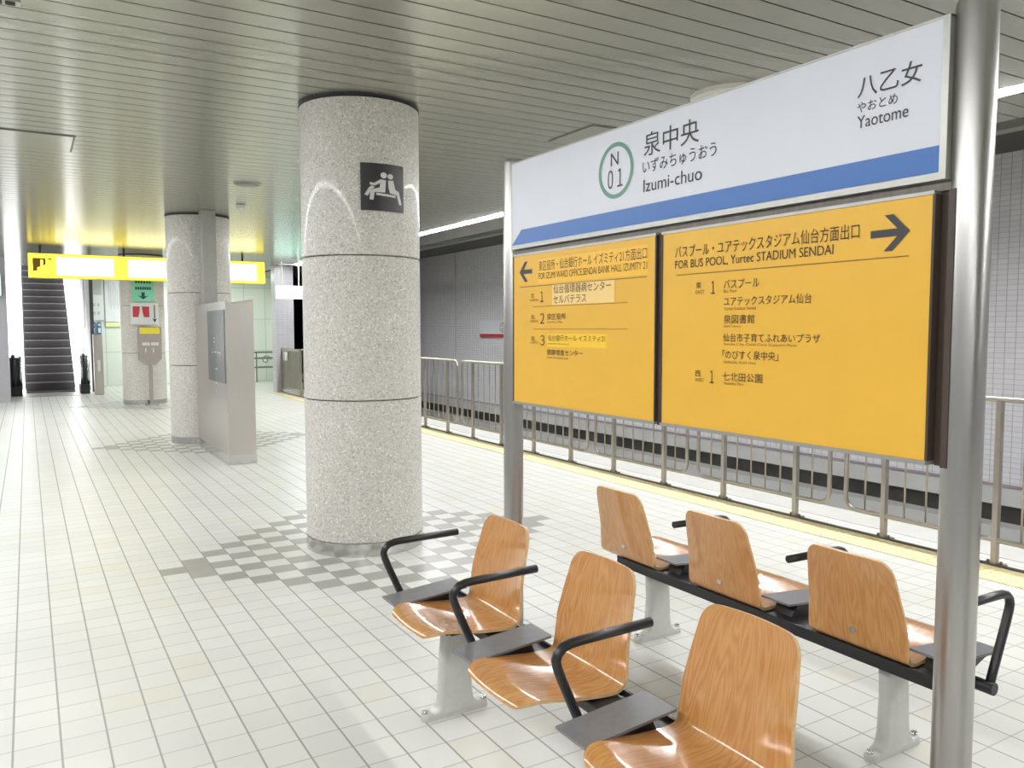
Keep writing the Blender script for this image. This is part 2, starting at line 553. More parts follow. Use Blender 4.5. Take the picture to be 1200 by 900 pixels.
mb.box(1.15, 6.7, 21.9, 24.0, ZC, ZC + 0.05, 0)
mb.box(6.15, 6.7, 19.62, 21.9, ZC, ZC + 0.05, 0)
mb.box(-2.6, -0.62, 21.9, 24.0, ZC, ZC + 0.05, 0)
struct('ceiling', mb, [M['ceiling'], M['gap']])

# upper ceiling over the tracks with a pale cable channel
mb = MB()
mb.box(6.15, 9.3, Y0, 40, 3.36, 3.5)
mb.box(6.15, 6.2, Y0, 22, 3.0, 3.36)
mb.box(-6, -2.15, Y0, 40, 3.36, 3.5)
mb.box(-2.2, -2.15, Y0, 22, 3.0, 3.36)
struct('ceiling_over_tracks', mb, M['beamdark'])
mb = MB()
mb.box(7.55, 7.72, Y0, 26, 3.27, 3.36)
struct('trim_3', mb, M['alu_frame'])

# trackside wall: tiles, purple line, pale ledge, dark recess, lower wall
mb = MB()
mb.box(9.0, 9.3, Y0, 26, -0.20, 3.5, 0)
mb.box(9.0, 9.3, Y0, 40, -0.42, -0.205, 1)
mb.box(9.25, 9.5, Y0, 40, -0.66, -0.42, 2)
mb.box(9.0, 9.3, Y0, 40, -1.2, -0.66, 1)
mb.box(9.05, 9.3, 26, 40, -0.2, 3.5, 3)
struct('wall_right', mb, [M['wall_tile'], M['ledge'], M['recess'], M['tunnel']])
mb = MB()
mb.box(8.985, 9.0, Y0, 26, -0.215, -0.185)
struct('trim_4', mb, M['purple'])
mb = MB()
mb.box(8.992, 9.0, 17.6, 17.66, -0.2, 3.4)
struct('trim_5', mb, M['ledge'])
mb = MB()
mb.box(-5.3, -5.0, Y0, 26, -1.2, 3.5)
struct('wall_left', mb, M['wall_tile'])
mb = MB()
mb.box(-6, 9.3, Y0 - 0.3, Y0, -1.3, 3.5)
struct('wall_front', mb, M['concrete'])
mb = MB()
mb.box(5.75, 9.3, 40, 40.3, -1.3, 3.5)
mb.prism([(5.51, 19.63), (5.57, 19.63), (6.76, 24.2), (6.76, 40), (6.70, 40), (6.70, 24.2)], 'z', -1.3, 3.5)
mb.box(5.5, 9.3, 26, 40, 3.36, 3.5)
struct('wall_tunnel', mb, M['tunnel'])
# hall beyond: back wall, side wall, pilaster
mb = MB()
mb.box(1.32, 6.6, 24.0, 24.2, 0, 3.05)
struct('wall_back', mb, M['hall_wall'])
mb = MB()
mb.prism([(5.40, 19.63), (5.50, 19.63), (6.64, 24.0), (6.54, 24.0)], 'z', 0, 3.0)
struct('wall_hall_right', mb, M['hall_wall'])
mb = MB()
mb.box(-2.6, -0.62, 24.0, 24.2, 0, 3.05)
struct('wall_hall_left', mb, M['hall_wall'])
# escalator shaft walls and roof, rising with the steps
mb = MB()
mb.prism([(22.0, -0.2), (22.0, 3.06), (23.2, 3.4), (36, 10.8), (36, 7.0), (24, -0.2)], 'x', 1.32, 1.4)
mb.prism([(22.0, -0.2), (22.0, 3.06), (23.2, 3.4), (36, 10.8), (36, 7.0), (24, -0.2)], 'x', -0.70, -0.62)
mb.prism([(21.9, 3.06), (23.2, 3.4), (36, 10.8), (36, 11.0), (23.2, 3.6), (21.9, 3.25)], 'x', -0.7, 1.4)
mb.box(-0.7, 1.4, 36, 36.2, 5, 11)
struct('wall_escalator_shaft', mb, M['beamdark'])
# pilaster and pier that close the platform
mb = MB()
mb.box(5.06, 5.5, 19.3, 19.62, 0, 3.0)
struct('wall_pilaster', mb, M['pilaster_tile'])
mb = MB()
mb.box(-1.75, -0.34, 19.7, 20.2, 0, 3.0)
struct('wall_pier', mb, M['pier'])

# tactile strip with real domes
t = thing('tactile_paving', 'pale yellow strip of dotted tactile paving along the railing', 'tactile paving', (5.0, 5, 0))
mb = MB()
y = Y0
while y < 19.2:
    mb.box(4.86, 5.155, y + 0.003, y + 0.297, 0, 0.005)
    y += 0.3
mb.build('paving_block', M['yellow_tact'], t)
mb = MB()
y = 0.9
while y < 13.5:
    for i in range(5):
        cx = 4.86 + 0.03 + i * 0.0587
        a = [mb.bm.verts.new((cx + 0.011 * math.cos(k * PI / 4), y + 0.011 * math.sin(k * PI / 4), 0.005)) for k in range(8)]
        b = [mb.bm.verts.new((cx + 0.006 * math.cos(k * PI / 4), y + 0.006 * math.sin(k * PI / 4), 0.010)) for k in range(8)]
        mb.bm.faces.new(b)
        for k in range(8): mb.bm.faces.new((a[k], a[(k + 1) % 8], b[(k + 1) % 8], b[k]))
    y += 0.06
o = mb.build('raised_dots', M['yellow_tact'], t)
o['kind'] = 'stuff'

# ------------------------------------------------------------------ line lamps over the platform edges
def cove(xi, xo, label, lip, tilt):
    """lamp from its platform-side edge xi to its track-side edge xo; the diffuser is tilted towards the platform"""
    c = thing('cove_light', label, 'light', ((xi + xo) / 2, 5, ZC), 'line lamps over the platform edges')
    d = 1 if xo > xi else -1
    ya, yb = Y0 + .2, 18.6
    mb = MB()
    mb.prism([(xi, ZC + .002), (xi, ZC + .12), (xo, ZC + .12), (xo, ZC - lip), (xo - d * .012, ZC - lip), (xo - d * .012, ZC + .03)], 'y', ya, yb)
    mb.build('housing', M['lamp_housing'], c)
    mb = MB()
    mb.prism([(xi + d * .004, ZC - .001), (xo - d * .014, ZC - tilt), (xo - d * .014, ZC + .02), (xi + d * .004, ZC + .001)], 'y', ya, yb)
    mb.build('diffuser', M['cove_right' if d > 0 else 'cove_left'], c)
cove(5.32, 5.44, 'bright white line lamp in the ceiling above the railing on the right', 0.016, 0.003)
cove(-1.44, -1.66, 'white line lamp in the ceiling over the left platform edge', 0.035, 0.032)

# unseen lamps added to brighten the far hall
for i, (x, y) in enumerate(((2.6, 22.6), (4.2, 22.6), (3.4, 20.6))):
    c = thing('ceiling_light', ['square ceiling lamp by the hall back wall, nearer the escalator', 'square ceiling lamp by the hall back wall, nearer the dark tunnel', 'square ceiling lamp of the hall just behind the yellow sign'][i], 'light', (x, y, ZC), 'hall ceiling lamps')
    mb = MB(); mb.box(x - .4, x + .4, y - .4, y + .4, ZC - 0.03, ZC - 0.005)
    mb.build('frame', M['lamp_housing'], c)
    mb = MB(); mb.box(x - .36, x + .36, y - .36, y + .36, ZC - 0.036, ZC - 0.028)
    mb.build('diffuser', M['hall_lamp'], c)

# ------------------------------------------------------------------ pillars
def pillar(x, y, label, r=0.40):
    p = thing('granite_pillar', label, 'pillar', (x, y, 0), 'round granite pillars')
    for z0, z1 in ((0.09, 1.03), (1.036, 1.975), (1.981, 2.978)):
        mb = MB()
        mb.lathe([(r - .006, z0), (r, z0 + .005), (r, z1 - .005), (r - .006, z1)], x, y, 96)
        mb.build('shaft_drum', M['granite'], p, sharp=40)
    mb = MB()
    mb.lathe([(r - .012, 0.085), (r - .012, 2.96)], x, y, 64)
    mb.build('core', M['gap'], p, sharp=40)
    mb = MB()
    mb.lathe([(r + .003, 0.0), (r + .003, 0.09)], x, y, 96)
    tag(mb.build('base_ring', M['steel_bright'], p, sharp=40), 'shiny steel base ring')
    mb = MB()
    mb.lathe([(r - .004, 2.976), (r + .004, 2.980), (r + .004, 2.998)], x, y, 96)
    tag(mb.build('top_collar', M['black'], p, sharp=40), 'dark collar under the ceiling')
    return p
PX, PY = 2.0, 5.34
pillar(PX, PY, 'round speckled granite pillar with black seat pictogram, nearest the station sign')
pillar(2.0, 11.45, 'round granite pillar standing behind the tall steel block')
pillar(2.03, 17.95, 'round granite pillar carrying fire hydrant notice, right of the escalator', 0.41)

# pictogram plate, bent to the pillar
pt = thing('seat_pictogram', 'black square plate with two white seated figures on the granite pillar', 'sign', (PX, PY, 2.41))
A0 = math.atan2(-PY, -PX)
def on_pillar(u, v, rr, wa=0.75, z0=2.262, hz=0.30, a_off=0.0):
    a = A0 + a_off + u * wa
    return Vector((PX + rr * math.cos(a), PY + rr * math.sin(a), z0 + v * hz))
mb = MB()
N = 16
rings = [[on_pillar(i / N, 0, 0.402), on_pillar(i / N, 1, 0.402), on_pillar(i / N, 1, 0.407), on_pillar(i / N, 0, 0.407)] for i in range(N + 1)]
mb.loft(rings)
mb.build('plate', M['picto_black'], pt, sharp=30)
def picto(polys, circles):
    b2 = bmesh.new()
    for pl in polys:
        vs = [b2.verts.new((px, py, 0)) for px, py in pl]
        b2.faces.new(vs)
    for cx, cy, rx, ry in circles:
        vs = [b2.verts.new((cx + rx * math.cos(2 * PI * k / 20), cy + ry * math.sin(2 * PI * k / 20), 0)) for k in range(20)]
        b2.faces.new(vs)
    bmesh.ops.triangulate(b2, faces=b2.faces[:])
    for _ in range(3):
        es = [e for e in b2.edges if e.calc_length() > 0.06]
        if es: bmesh.ops.subdivide_edges(b2, edges=es, cuts=1, use_grid_fill=False)
        bmesh.ops.triangulate(b2, faces=[f for f in b2.faces if len(f.verts) > 3])
    return b2
def uvp(l): return [((x - 247) / 143, (470 - y) / 170) for x, y in l]
polys = [uvp([(306, 357), (325, 359), (322, 403), (289, 404), (285, 432), (273, 431), (276, 402), (283, 394), (305, 386)]),
         uvp([(258, 414), (268, 419), (280, 396), (290, 386), (281, 381), (272, 388)]),
         uvp([(306, 358), (308, 369), (290, 381), (274, 378), (275, 369), (288, 371)]),
         uvp([(332, 359), (350, 357), (357, 389), (370, 396), (381, 442), (371, 443), (362, 409), (338, 404), (333, 385)]),
         uvp([(294, 406), (358, 411), (358, 419), (294, 414)])]
circ = [((318 - 247) / 143, (470 - 342) / 170, .072, .062), ((340 - 247) / 143, (470 - 344) / 170, .066, .058)]
b2 = picto(polys, circ)
mb = MB(); mb.bm.free(); mb.bm = b2
for v in b2.verts: v.co = on_pillar(v.co.x, v.co.y, 0.4085)
mb.build('figures', M['picto_white'], pt)

# ------------------------------------------------------------------ station sign
SX = 1.975
s = thing('station_name_sign', 'large station name sign with white board and two orange direction boards on steel posts', 'sign', (2.03, 2.26, 0))
for y in (1.152, 3.362):
    mb = MB()
    mb.lathe([(0.048, 0.0), (0.048, 2.29), (0.046, 2.303), (0.038, 2.311), (0.02, 2.315)], 2.03, y, 40)
    p = mb.build('post', M['steel'], s, sharp=40)
    mb = MB()
    mb.lathe([(0.085, 0.0), (0.085, 0.006), (0.052, 0.012)], 2.03, y, 40)
    mb.build('base_flange', M['steel_bright'], p, sharp=40)
YL, YR = 3.287, 1.205
mb = MB()
mb.box(SX + .004, SX + .105, YR, YL, 1.89, 2.268, bev=0.002)
nb = mb.build('name_board', M['board_white'], s)
pieces('edging', M['alu_frame'], nb, [
    (SX, SX + .108, YR - 0.018, YR, 1.872, 2.272), (SX, SX + .108, YR, YL + .004, 1.872, 1.89),
    (SX + .004, SX + .108, YR - 0.018, YL + .004, 2.268, 2.274), (SX + .004, SX + .108, YL, YL + .006, 1.872, 2.274)])
L = Letters('x', SX + .003)
L.poly([(YL, 1.8915), (YR, 1.8915), (YR, 1.958), (YL - .085, 1.958)])
L.build('blue_stripe', M['blue'], nb)
L = Letters('x', SX + .0025)
L.ring(2.507, 2.112, 0.107, 0.107, 0.016)
L.build('number_ring', M['green_ring'], nb)
for b_, h0, z1, h1, z0 in (('N', 2.537, 2.182, 2.489, 2.132), ('０１', 2.555, 2.117, 2.464, 2.046),
        ('泉中央', 2.340, 2.218, 2.054, 2.133), ('いずみちゅうおう', 2.346, 2.120, 1.973, 2.071), ('Izumi-chuo', 2.341, 2.049, 2.039, 2.004),
        ('八乙女', 1.445, 2.187, 1.259, 2.128), ('やおとめ', 1.445, 2.117, 1.325, 2.089), ('Yaotome', 1.444, 2.080, 1.293, 2.047)):
    L = Letters('x', SX + .0025)
    L.text(b_, h0, z1, h1, z0)
    L.build('lettering', M['ink'], nb)
mb = MB()     # channel between the boards and mullion, back panel
mb.box(SX + .02, SX + .09, YR - .03, YL, 1.846, 1.872)
mb.build('channel', M['dark_channel'], s)
pieces('mullion', M['dark_frame'], s, [(SX + .01, SX + .10, 2.232, 2.262, 1.145, 1.846)], .003)
pieces('end_frame', M['dark_frame'], s, [(SX + .006, SX + .10, 1.163, 1.180, 1.145, 1.846), (SX + .03, SX + .10, 1.180, 1.21, 1.145, 1.846)])

def board(ya, yb, lines):
    """orange direction board from ya (left) to yb"""
    mb = MB()
    mb.box(SX + .002, SX + .06, yb, ya, 1.158, 1.838)
    b = mb.build('direction_board', M['board_orange'], s)
    pieces('frame_rail', M['alu_frame'], b, [(SX - .002, SX + .062, yb - .004, ya + .006, 1.838, 1.847), (SX - .002, SX + .062, yb - .004, ya + .006, 1.147, 1.158)])
    pieces('side_frame', M['dark_frame'], b, [(SX - .001, SX + .062, ya, ya + .006, 1.158, 1.838), (SX - .001, SX + .062, yb - .007, yb, 1.158, 1.838)])
    return b
F0, F1 = SX + .0008, SX + .0002
ba = board(3.268, 2.268, None)
L = Letters('x', F0)
L.rect(3.060, 1.811, 2.307, 1.701)
L.build('title_sticker', M['sticker_yellow'], ba)
L = Letters('x', F0)
L.rect(2.942, 1.694, 2.505, 1.604)
L.build('pale_sticker', M['sticker_pale'], ba)
L = Letters('x', F0)
L.rect(2.983, 1.479, 2.549, 1.421)
L.build('bright_sticker', M['sticker_bright'], ba)
L = Letters('x', F1)
for b_, h0, z1, h1, z0, mi in (
    ('泉区役所・仙台銀行ホール イズミティ21方面出口', 3.051, 1.803, 2.314, 1.758, 0),
    ('FOR IZUMI WARD OFFICE,SENDAI BANK HALL IZUMITY 21', 3.051, 1.750, 2.313, 1.717, 0),
    ('１', 3.037, 1.667, 3.012, 1.620, 0), ('北', 3.115, 1.662, 3.087, 1.640, 0), ('NORTH', 3.121, 1.636, 3.055, 1.625, 1),
    ('仙台循環器病センター', 2.932, 1.691, 2.527, 1.653, 0), ('セルバテラス', 2.932, 1.646, 2.691, 1.610, 0),
    ('２', 3.038, 1.570, 3.005, 1.523, 0), ('北', 3.115, 1.565, 3.084, 1.544, 0), ('NORTH', 3.121, 1.540, 3.055, 1.529, 1),
    ('泉区役所', 2.984, 1.567, 2.838, 1.540, 0), ('Izumi Ward Office', 2.980, 1.535, 2.861, 1.526, 1),
    ('３', 3.038, 1.472, 3.003, 1.426, 0), ('北', 3.115, 1.467, 3.084, 1.447, 0), ('NORTH', 3.121, 1.443, 3.055, 1.433, 1),
    ('仙台銀行ホール イズミティ21', 2.975, 1.474, 2.563, 1.447, 0), ('Sendai Bank Hall Izumity 21', 2.975, 1.439, 2.812, 1.430, 1),
    ('健康増進センター', 2.983, 1.411, 2.714, 1.385, 0), ('Health Promotion Center', 2.980, 1.379, 2.815, 1.370, 1)):
    L.text(b_, h0, z1, h1, z0, mi)
L.rect(3.210, 1.6945, 2.315, 1.6915, 1)
L.rect(3.097, 1.6015, 2.422, 1.5995, 1)
L.rect(3.097, 1.5000, 2.421, 1.4980, 1)
def arrow(L, hc, zc, d, hw, hz, t):
    """d = +1 points towards +Y (left as read)"""
    tip, k = hc + d * hw, t * 1.3
    j = tip - d * (k + t / 2)
    pts = [(tip, zc), (tip - d * hz, zc + hz), (tip - d * (hz + k), zc + hz), (j, zc + t / 2), (hc - d * hw, zc + t / 2)]
    pts += [(hc - d * hw, zc - t / 2), (j, zc - t / 2), (tip - d * (hz + k), zc - hz), (tip - d * hz, zc - hz)]
    L.poly(pts, 2)
arrow(L, 3.160, 1.762, 1, 0.054, 0.046, 0.019)
L.build('lettering', [M['ink_brown'], M['ink_faint'], M['ink']], ba)
bb = board(2.227, 1.217, None)
L = Letters('x', F1)
for b_, h0, z1, h1, z0, mi in (
    ('バスプール・ユアテックスタジアム仙台方面出口', 2.162, 1.790, 1.426, 1.747, 0), ('FOR BUS POOL, Yurtec STADIUM SENDAI', 2.162, 1.739, 1.508, 1.706, 0),
    ('東', 2.057, 1.659, 2.032, 1.637, 0), ('EAST', 2.058, 1.631, 2.016, 1.618, 1), ('１', 1.985, 1.659, 1.968, 1.616, 0),
    ('バスプール', 1.928, 1.661, 1.778, 1.631, 0), ('Bus Pool', 1.928, 1.628, 1.872, 1.618, 1),
    ('ユアテックスタジアム仙台', 1.927, 1.604, 1.579, 1.574, 0), ('Yurtec Stadium Sendai', 1.926, 1.571, 1.789, 1.560, 1),
    ('泉図書館', 1.926, 1.545, 1.794, 1.516, 0), ('Izumi Library', 1.925, 1.512, 1.849, 1.502, 1),
    ('仙台市子育てふれあいプラザ', 1.927, 1.484, 1.546, 1.457, 0), ('Sendai City Child Care Support Plaza', 1.924, 1.453, 1.628, 1.443, 1),
    ('「のびすく泉中央」', 1.929, 1.429, 1.697, 1.400, 0), ('Nobisuku Izumi-chuo', 1.923, 1.396, 1.785, 1.386, 1),
    ('西', 2.056, 1.356, 2.029, 1.335, 0), ('WEST', 2.056, 1.330, 2.011, 1.318, 1), ('１', 1.985, 1.359, 1.967, 1.316, 0),
    ('七北田公園', 1.927, 1.356, 1.758, 1.328, 0), ('Nanakita Park', 1.921, 1.325, 1.835, 1.315, 1)):
    L.text(b_, h0, z1, h1, z0, mi)
L.rect(2.156, 1.6895, 1.278, 1.6865, 1)
arrow(L, 1.334, 1.753, -1, 0.057, 0.048, 0.020)
L.build('lettering', [M['ink_brown'], M['ink_faint'], M['ink']], bb)

# ------------------------------------------------------------------ benches
def seat_profile():
    """side section of the shell (x,z), front edge to top of the back; local x=0 over the legs"""
    key = [(-0.212, 0.402), (-0.203, 0.414), (-0.185, 0.421), (-0.150, 0.423), (-0.10, 0.415), (-0.03, 0.402), (0.05, 0.394), (0.10, 0.393),
           (0.128, 0.397), (0.143, 0.407), (0.152, 0.425), (0.162, 0.47), (0.178, 0.55), (0.196, 0.63), (0.212, 0.70), (0.221, 0.738)]
    out = []
    n = 8
    for i in range(len(key) - 1):
        p0 = Vector(key[max(i - 1, 0)]); p1 = Vector(key[i]); p2 = Vector(key[i + 1]); p3 = Vector(key[min(i + 2, len(key) - 1)])
        for k in range(n):
            t_ = k / n
            out.append(0.5 * ((2 * p1) + (p2 - p0) * t_ + (2 * p0 - 5 * p1 + 4 * p2 - p3) * t_ ** 2 + (3 * p1 - p0 - 3 * p2 + p3) * t_ ** 3))
    out.append(Vector(key[-1]))
    # resample evenly
    d = [0]
    for a, b in zip(out, out[1:]): d.append(d[-1] + (b - a).length)
    tot, m, res, qs, j = d[-1], 104, [], [], 0
    for i in range(m + 1):
        t_ = i / m
        q = tot * (t_ - 0.85 * math.sin(2 * PI * t_) / (2 * PI))
        qs.append(q)
        while j < len(d) - 2 and d[j + 1] < q: j += 1
        f = (q - d[j]) / max(d[j + 1] - d[j], 1e-9)
        res.append(out[j].lerp(out[j + 1], f))
    return res, tot, qs

def half_width(q, tot):
    """half width of the shell as a function of path length q"""
    crease = 0.372
    if q < crease: w_ = 0.172 + (0.193 - 0.172) * (q / crease) ** 0.8
    else:
        t_ = (q - crease) / (tot - crease)
        w_ = 0.195 - 0.035 * t_ ** 1.5
    rf, rt = 0.06, 0.05
    if q < rf: w_ -= rf * 0.8 * (1 - math.sqrt(max(0, 1 - ((rf - q) / rf) ** 2)))
    if tot - q < rt: w_ -= rt * 0.8 * (1 - math.sqrt(max(0, 1 - ((rt - (tot - q)) / rt) ** 2)))
    return w_

def make_shell(parent, cy):
    prof, tot, qs = seat_profile()
    m, n = len(prof) - 1, 22
    bm = bmesh.new()
    uvl = bm.loops.layers.uv.new('grain')
    pts = []
    crease = 0.372
    for i, p in enumerate(prof):
        q = qs[i]
        hw = half_width(q, tot)
        # front outline bows forward in the middle
        row = []
        for k in range(n + 1):
            v = -1 + 2 * k / n
            x, z = p.x, p.y
            u_ = v * hw / 0.195
            if q < crease:
                sad = math.sin(PI * min(1, q / crease)) 
                z += 0.011 * (u_ * u_ - 0.35) * sad
                x -= 0.016 * (1 - u_ * u_) * max(0, 1 - q / 0.12)
            else:
                t_ = min(1, (q - crease) / 0.12)
                x -= 0.024 * (u_ * u_ - 0.3) * t_          # back is hollow across
                z += 0.006 * (1 - u_ * u_) * max(0, 1 - (tot - q) / 0.1)
            row.append(Vector((x, cy + hw * v, z)))
        pts.append(row)
    def nrm(i, k):
        a = pts[min(i + 1, m)][k] - pts[max(i - 1, 0)][k]
        b = pts[i][min(k + 1, n)] - pts[i][max(k - 1, 0)]
        return a.cross(b).normalized()
    TH = 0.011
    F = [[bm.verts.new(pts[i][k]) for k in range(n + 1)] for i in range(m + 1)]
    nn = nrm(m // 4, n // 2)
    sgn = -1 if nn.z > 0 else 1
    Bk = [[bm.verts.new(pts[i][k] + nrm(i, k) * TH * sgn) for k in range(n + 1)] for i in range(m + 1)]
    def face(vs, co, mi):
        f = bm.faces.new(vs)
        f.smooth = True; f.material_index = mi
        for l, c in zip(f.loops, co): l[uvl].uv = c
    for i in range(m):
        for k in range(n):
            co = [(k / n * .4, qs[i]), ((k + 1) / n * .4, qs[i]), ((k + 1) / n * .4, qs[i + 1]), (k / n * .4, qs[i + 1])]
            face((F[i][k], F[i][k + 1], F[i + 1][k + 1], F[i + 1][k]), co, 0)
            face((Bk[i + 1][k], Bk[i + 1][k + 1], Bk[i][k + 1], Bk[i][k]), [co[3], co[2], co[1], co[0]], 0)
    rim = [(0, k) for k in range(n)] + [(i, n) for i in range(m)] + [(m, k) for k in range(n, 0, -1)] + [(i, 0) for i in range(m, 0, -1)]
    for j in range(len(rim)):
        (a, b), (c, d) = rim[j], rim[(j + 1) % len(rim)]
        face((F[a][b], F[c][d], Bk[c][d], Bk[a][b]), [(0, 0)] * 4, 1)
    bmesh.ops.recalc_face_normals(bm, faces=bm.faces[:])
    me = bpy.data.meshes.new('seat_shell')
    bm.to_mesh(me); bm.free()
    me.materials.append(M['wood']); me.materials.append(M['ply_edge'])
    me.set_sharp_from_angle(angle=math.radians(50))
    return link('seat_shell', me, parent)

def rrect(cx, cy, hx, hy, z, r, n=5):
    out = []
    for sx, sy, a0 in ((1, 1, 0), (-1, 1, PI / 2), (-1, -1, PI), (1, -1, 1.5 * PI)):
        for k in range(n + 1):
            a = a0 + k / n * PI / 2
            out.append((cx + sx * (hx - r) + r * math.cos(a), cy + sy * (hy - r) + r * math.sin(a), z))
    return out

def make_bench():
    b = thing('platform_bench', 'three-seat bench in front, its polished wooden seats facing away from the railing', 'bench', (1.385, 2.197, 0), 'back-to-back platform benches')
    # beam
    mb = MB(); mb.box(0.02, 0.15, -0.82, 0.83, 0.345, 0.38, bev=.004)
    mb.box(0.148, 0.156, -0.82, 0.83, 0.365, 0.392)
    mb.build('beam', M['black'], b, local=True)
    for cy in (0.503, -0.122, -0.747):
        sh = make_shell(b, cy)
        mb = MB()
        mb.box(-0.09, 0.13, cy - .11, cy + .11, 0.372, 0.386, bev=.003)
        mb.prism([(-0.13, 0.392), (0.13, 0.372), (0.13, 0.345), (-0.07, 0.345)], 'y', cy - .03, cy + .03)
        mb.build('seat_bracket', M['black'], b, local=True)
        mb = MB()
        mb.cyl((0.172, cy, 0.462), (0.181, cy, 0.461), 0.011, 16)
        mb.build('bolt', M['steel_bright'], sh, local=True)
        # tray + arm beside the seat
        ty = cy + 0.243
        mb = MB()
        mb.prism([(-0.19, 0.412), (0.125, 0.438), (0.125, 0.446), (-0.19, 0.420)], 'y', ty - .068, ty + .068)
        tr = mb.build('tray', M['tray'], b, local=True)
        mb = MB()
        mb.loft([[(-0.14, ty - .05, 0.414), (0.05, ty - .05, 0.430), (0.05, ty + .05, 0.430), (-0.14, ty + .05, 0.414)],
                 [(-0.01, ty - .035, 0.345), (0.10, ty - .035, 0.345), (0.10, ty + .035, 0.345), (-0.01, ty + .035, 0.345)]], smooth=False)
        mb.build('tray_bracket', M['black'], tr, local=True)
        ay = ty + 0.092
        path = [(-0.062, ay, 0.325), (-0.085, ay, 0.38), (-0.150, ay, 0.525), (-0.168, ay, 0.57), (-0.172, ay, 0.59), (-0.166, ay, 0.608), (-0.150, ay, 0.622), (-0.125, ay, 0.629), (-0.09, ay, 0.631), (0.165, ay, 0.634)]
        mb = MB(); mb.tube(path, 0.0145, 14)
        ar = mb.build('armrest', M['armblack'], b, local=True)
        mb = MB()
        mb.cyl((-0.062, ay + .02, 0.33), (-0.062, ty - .03, 0.33), 0.021, 16)
        mb.box(-0.085, 0.06, ty - .03, ty + .03, 0.318, 0.345, bev=.004)
        mb.build('arm_bracket', M['black'], ar, local=True)
    for ly in (0.548, -0.70):
        mb = MB()
        mb.loft([rrect(0, ly, .108, .03, 0.022, .02), rrect(0, ly, .090, .028, 0.032, .02), rrect(0, ly, .078, .026, 0.048, .02), rrect(0, ly, .072, .025, 0.08, .02),
                 rrect(0.0, ly, .066, .024, 0.20, .02), rrect(0.01, ly, .062, .024, 0.355, .02)])
        lg = mb.build('leg', M['alu'], b, local=True, sharp=50)
        mb = MB()
        mb.loft([rrect(0, ly, .142, .026, 0.0, .024), rrect(0, ly, .142, .026, 0.018, .024), rrect(0, ly, .136, .022, 0.026, .02)])
        mb.build('foot_plate', M['alu'], lg, local=True, sharp=50)
        for sx in (-1, 1):
            mb = MB(); mb.cyl((sx * .127, ly, 0.02), (sx * .127, ly, 0.036), 0.012, 6)
            mb.build('foot_bolt', M['steel_bright'], lg, local=True)
    return b
bench = make_bench()
rear = copy_tree(bench)
rear.location = (2.585, 2.225, 0)
rear.rotation_euler = (0, 0, PI)
rear['label'] = 'three-seat bench behind the sign, wooden seats facing the railing with backs turned to us'

# ------------------------------------------------------------------ platform railing
def make_rail(label):
    r_ = thing('platform_railing', label, 'railing', (5.2, 0, 0), 'barred railing panels along the platform edge')
    c = 0.05
    zt, zb, hw = 1.055, 0.165, 0.70
    pts = []
    rad = 0.09
    for cy, cz, a0 in ((hw - rad, zt - rad, 0), (-hw + rad, zt - rad, PI / 2), (-hw + rad, zb + rad, PI), (hw - rad, zb + rad, 1.5 * PI)):
        for k in range(7):
            a = a0 + k / 6 * PI / 2
            pts.append((0.0, cy + rad * math.cos(a), cz + rad * math.sin(a)))
    mb = MB(); mb.tube(pts, 0.017, 10, closed=True)
    mb.build('tube_frame', M['steel_fence'], r_, local=True)
    for y in (-0.386, 0.386):
        mb = MB(); mb.box(-0.02, 0.02, y - .018, y + .018, 0.012, zt - .012, bev=.003)
        p = mb.build('post', M['steel_fence'], r_, local=True)
        mb = MB()
        mb.box(-0.03, 0.04, y - .06, y + .06, 0.006, 0.016)
        mb.cyl((0.0, y - .04, 0.016), (0.0, y - .04, 0.034), 0.009, 6)
        mb.cyl((0.0, y + .04, 0.016), (0.0, y + .04, 0.034), 0.009, 6)
        mb.build('foot', M['kerb'], p, local=True)
    for y in (-0.54, -0.232, -0.077, 0.077, 0.232, 0.54):
        mb = MB(); mb.cyl((0, y, zb), (0, y, zt), 0.0065, 8)
        mb.build('bar', M['steel_fence'], r_, local=True)
    return r_
ords = ['nearest, cut by the right post of the sign', 'second from the right, seen under the orange boards', 'third from the right, seen under the orange boards', 'fourth from the right, beside the left sign post',
        'fifth from the right, left of the sign', 'sixth from the right, just right of the granite pillar', 'seventh from the right, mostly behind the granite pillar', 'eighth from the right, hidden by the granite pillar',
        'ninth from the right, left of the granite pillar', 'tenth from the right, left of the granite pillar',]
rail0 = None
for k, o_ in enumerate(ords):
    lab = 'steel barred railing panel ' + o_
    if k == 0: rr = rail0 = make_rail(lab)
    else:
        rr = copy_tree(rail0); rr['label'] = lab
    rr.location = (5.19, 3.10 + 1.545 * k, 0)

t = thing('platform_gate', 'dense barred steel gate between the last railing panel and the tiled pilaster', 'gate', (5.19, 18.5, 0))
pieces('rail', M['steel_fence'], t, [(5.17, 5.21, 17.76, 19.26, z - .025, z + .025) for z in (0.12, 1.03)], .004)
pieces('post', M['steel_fence'], t, [(5.165, 5.215, y - .025, y + .025, 0.0, 1.06) for y in (17.78, 19.24)], .004)
for k in range(12):
    mb = MB(); y = 17.9 + k * .111
    mb.box(5.175, 5.205, y - .022, y + .022, 0.14, 1.01)
    mb.build('slat', M['steel_fence'], t)
mb = MB(); mb.box(5.10, 5.17, 18.7, 18.85, 0.78, 0.98, bev=.01)
mb.build('latch_box', M['lamp_housing'], t)

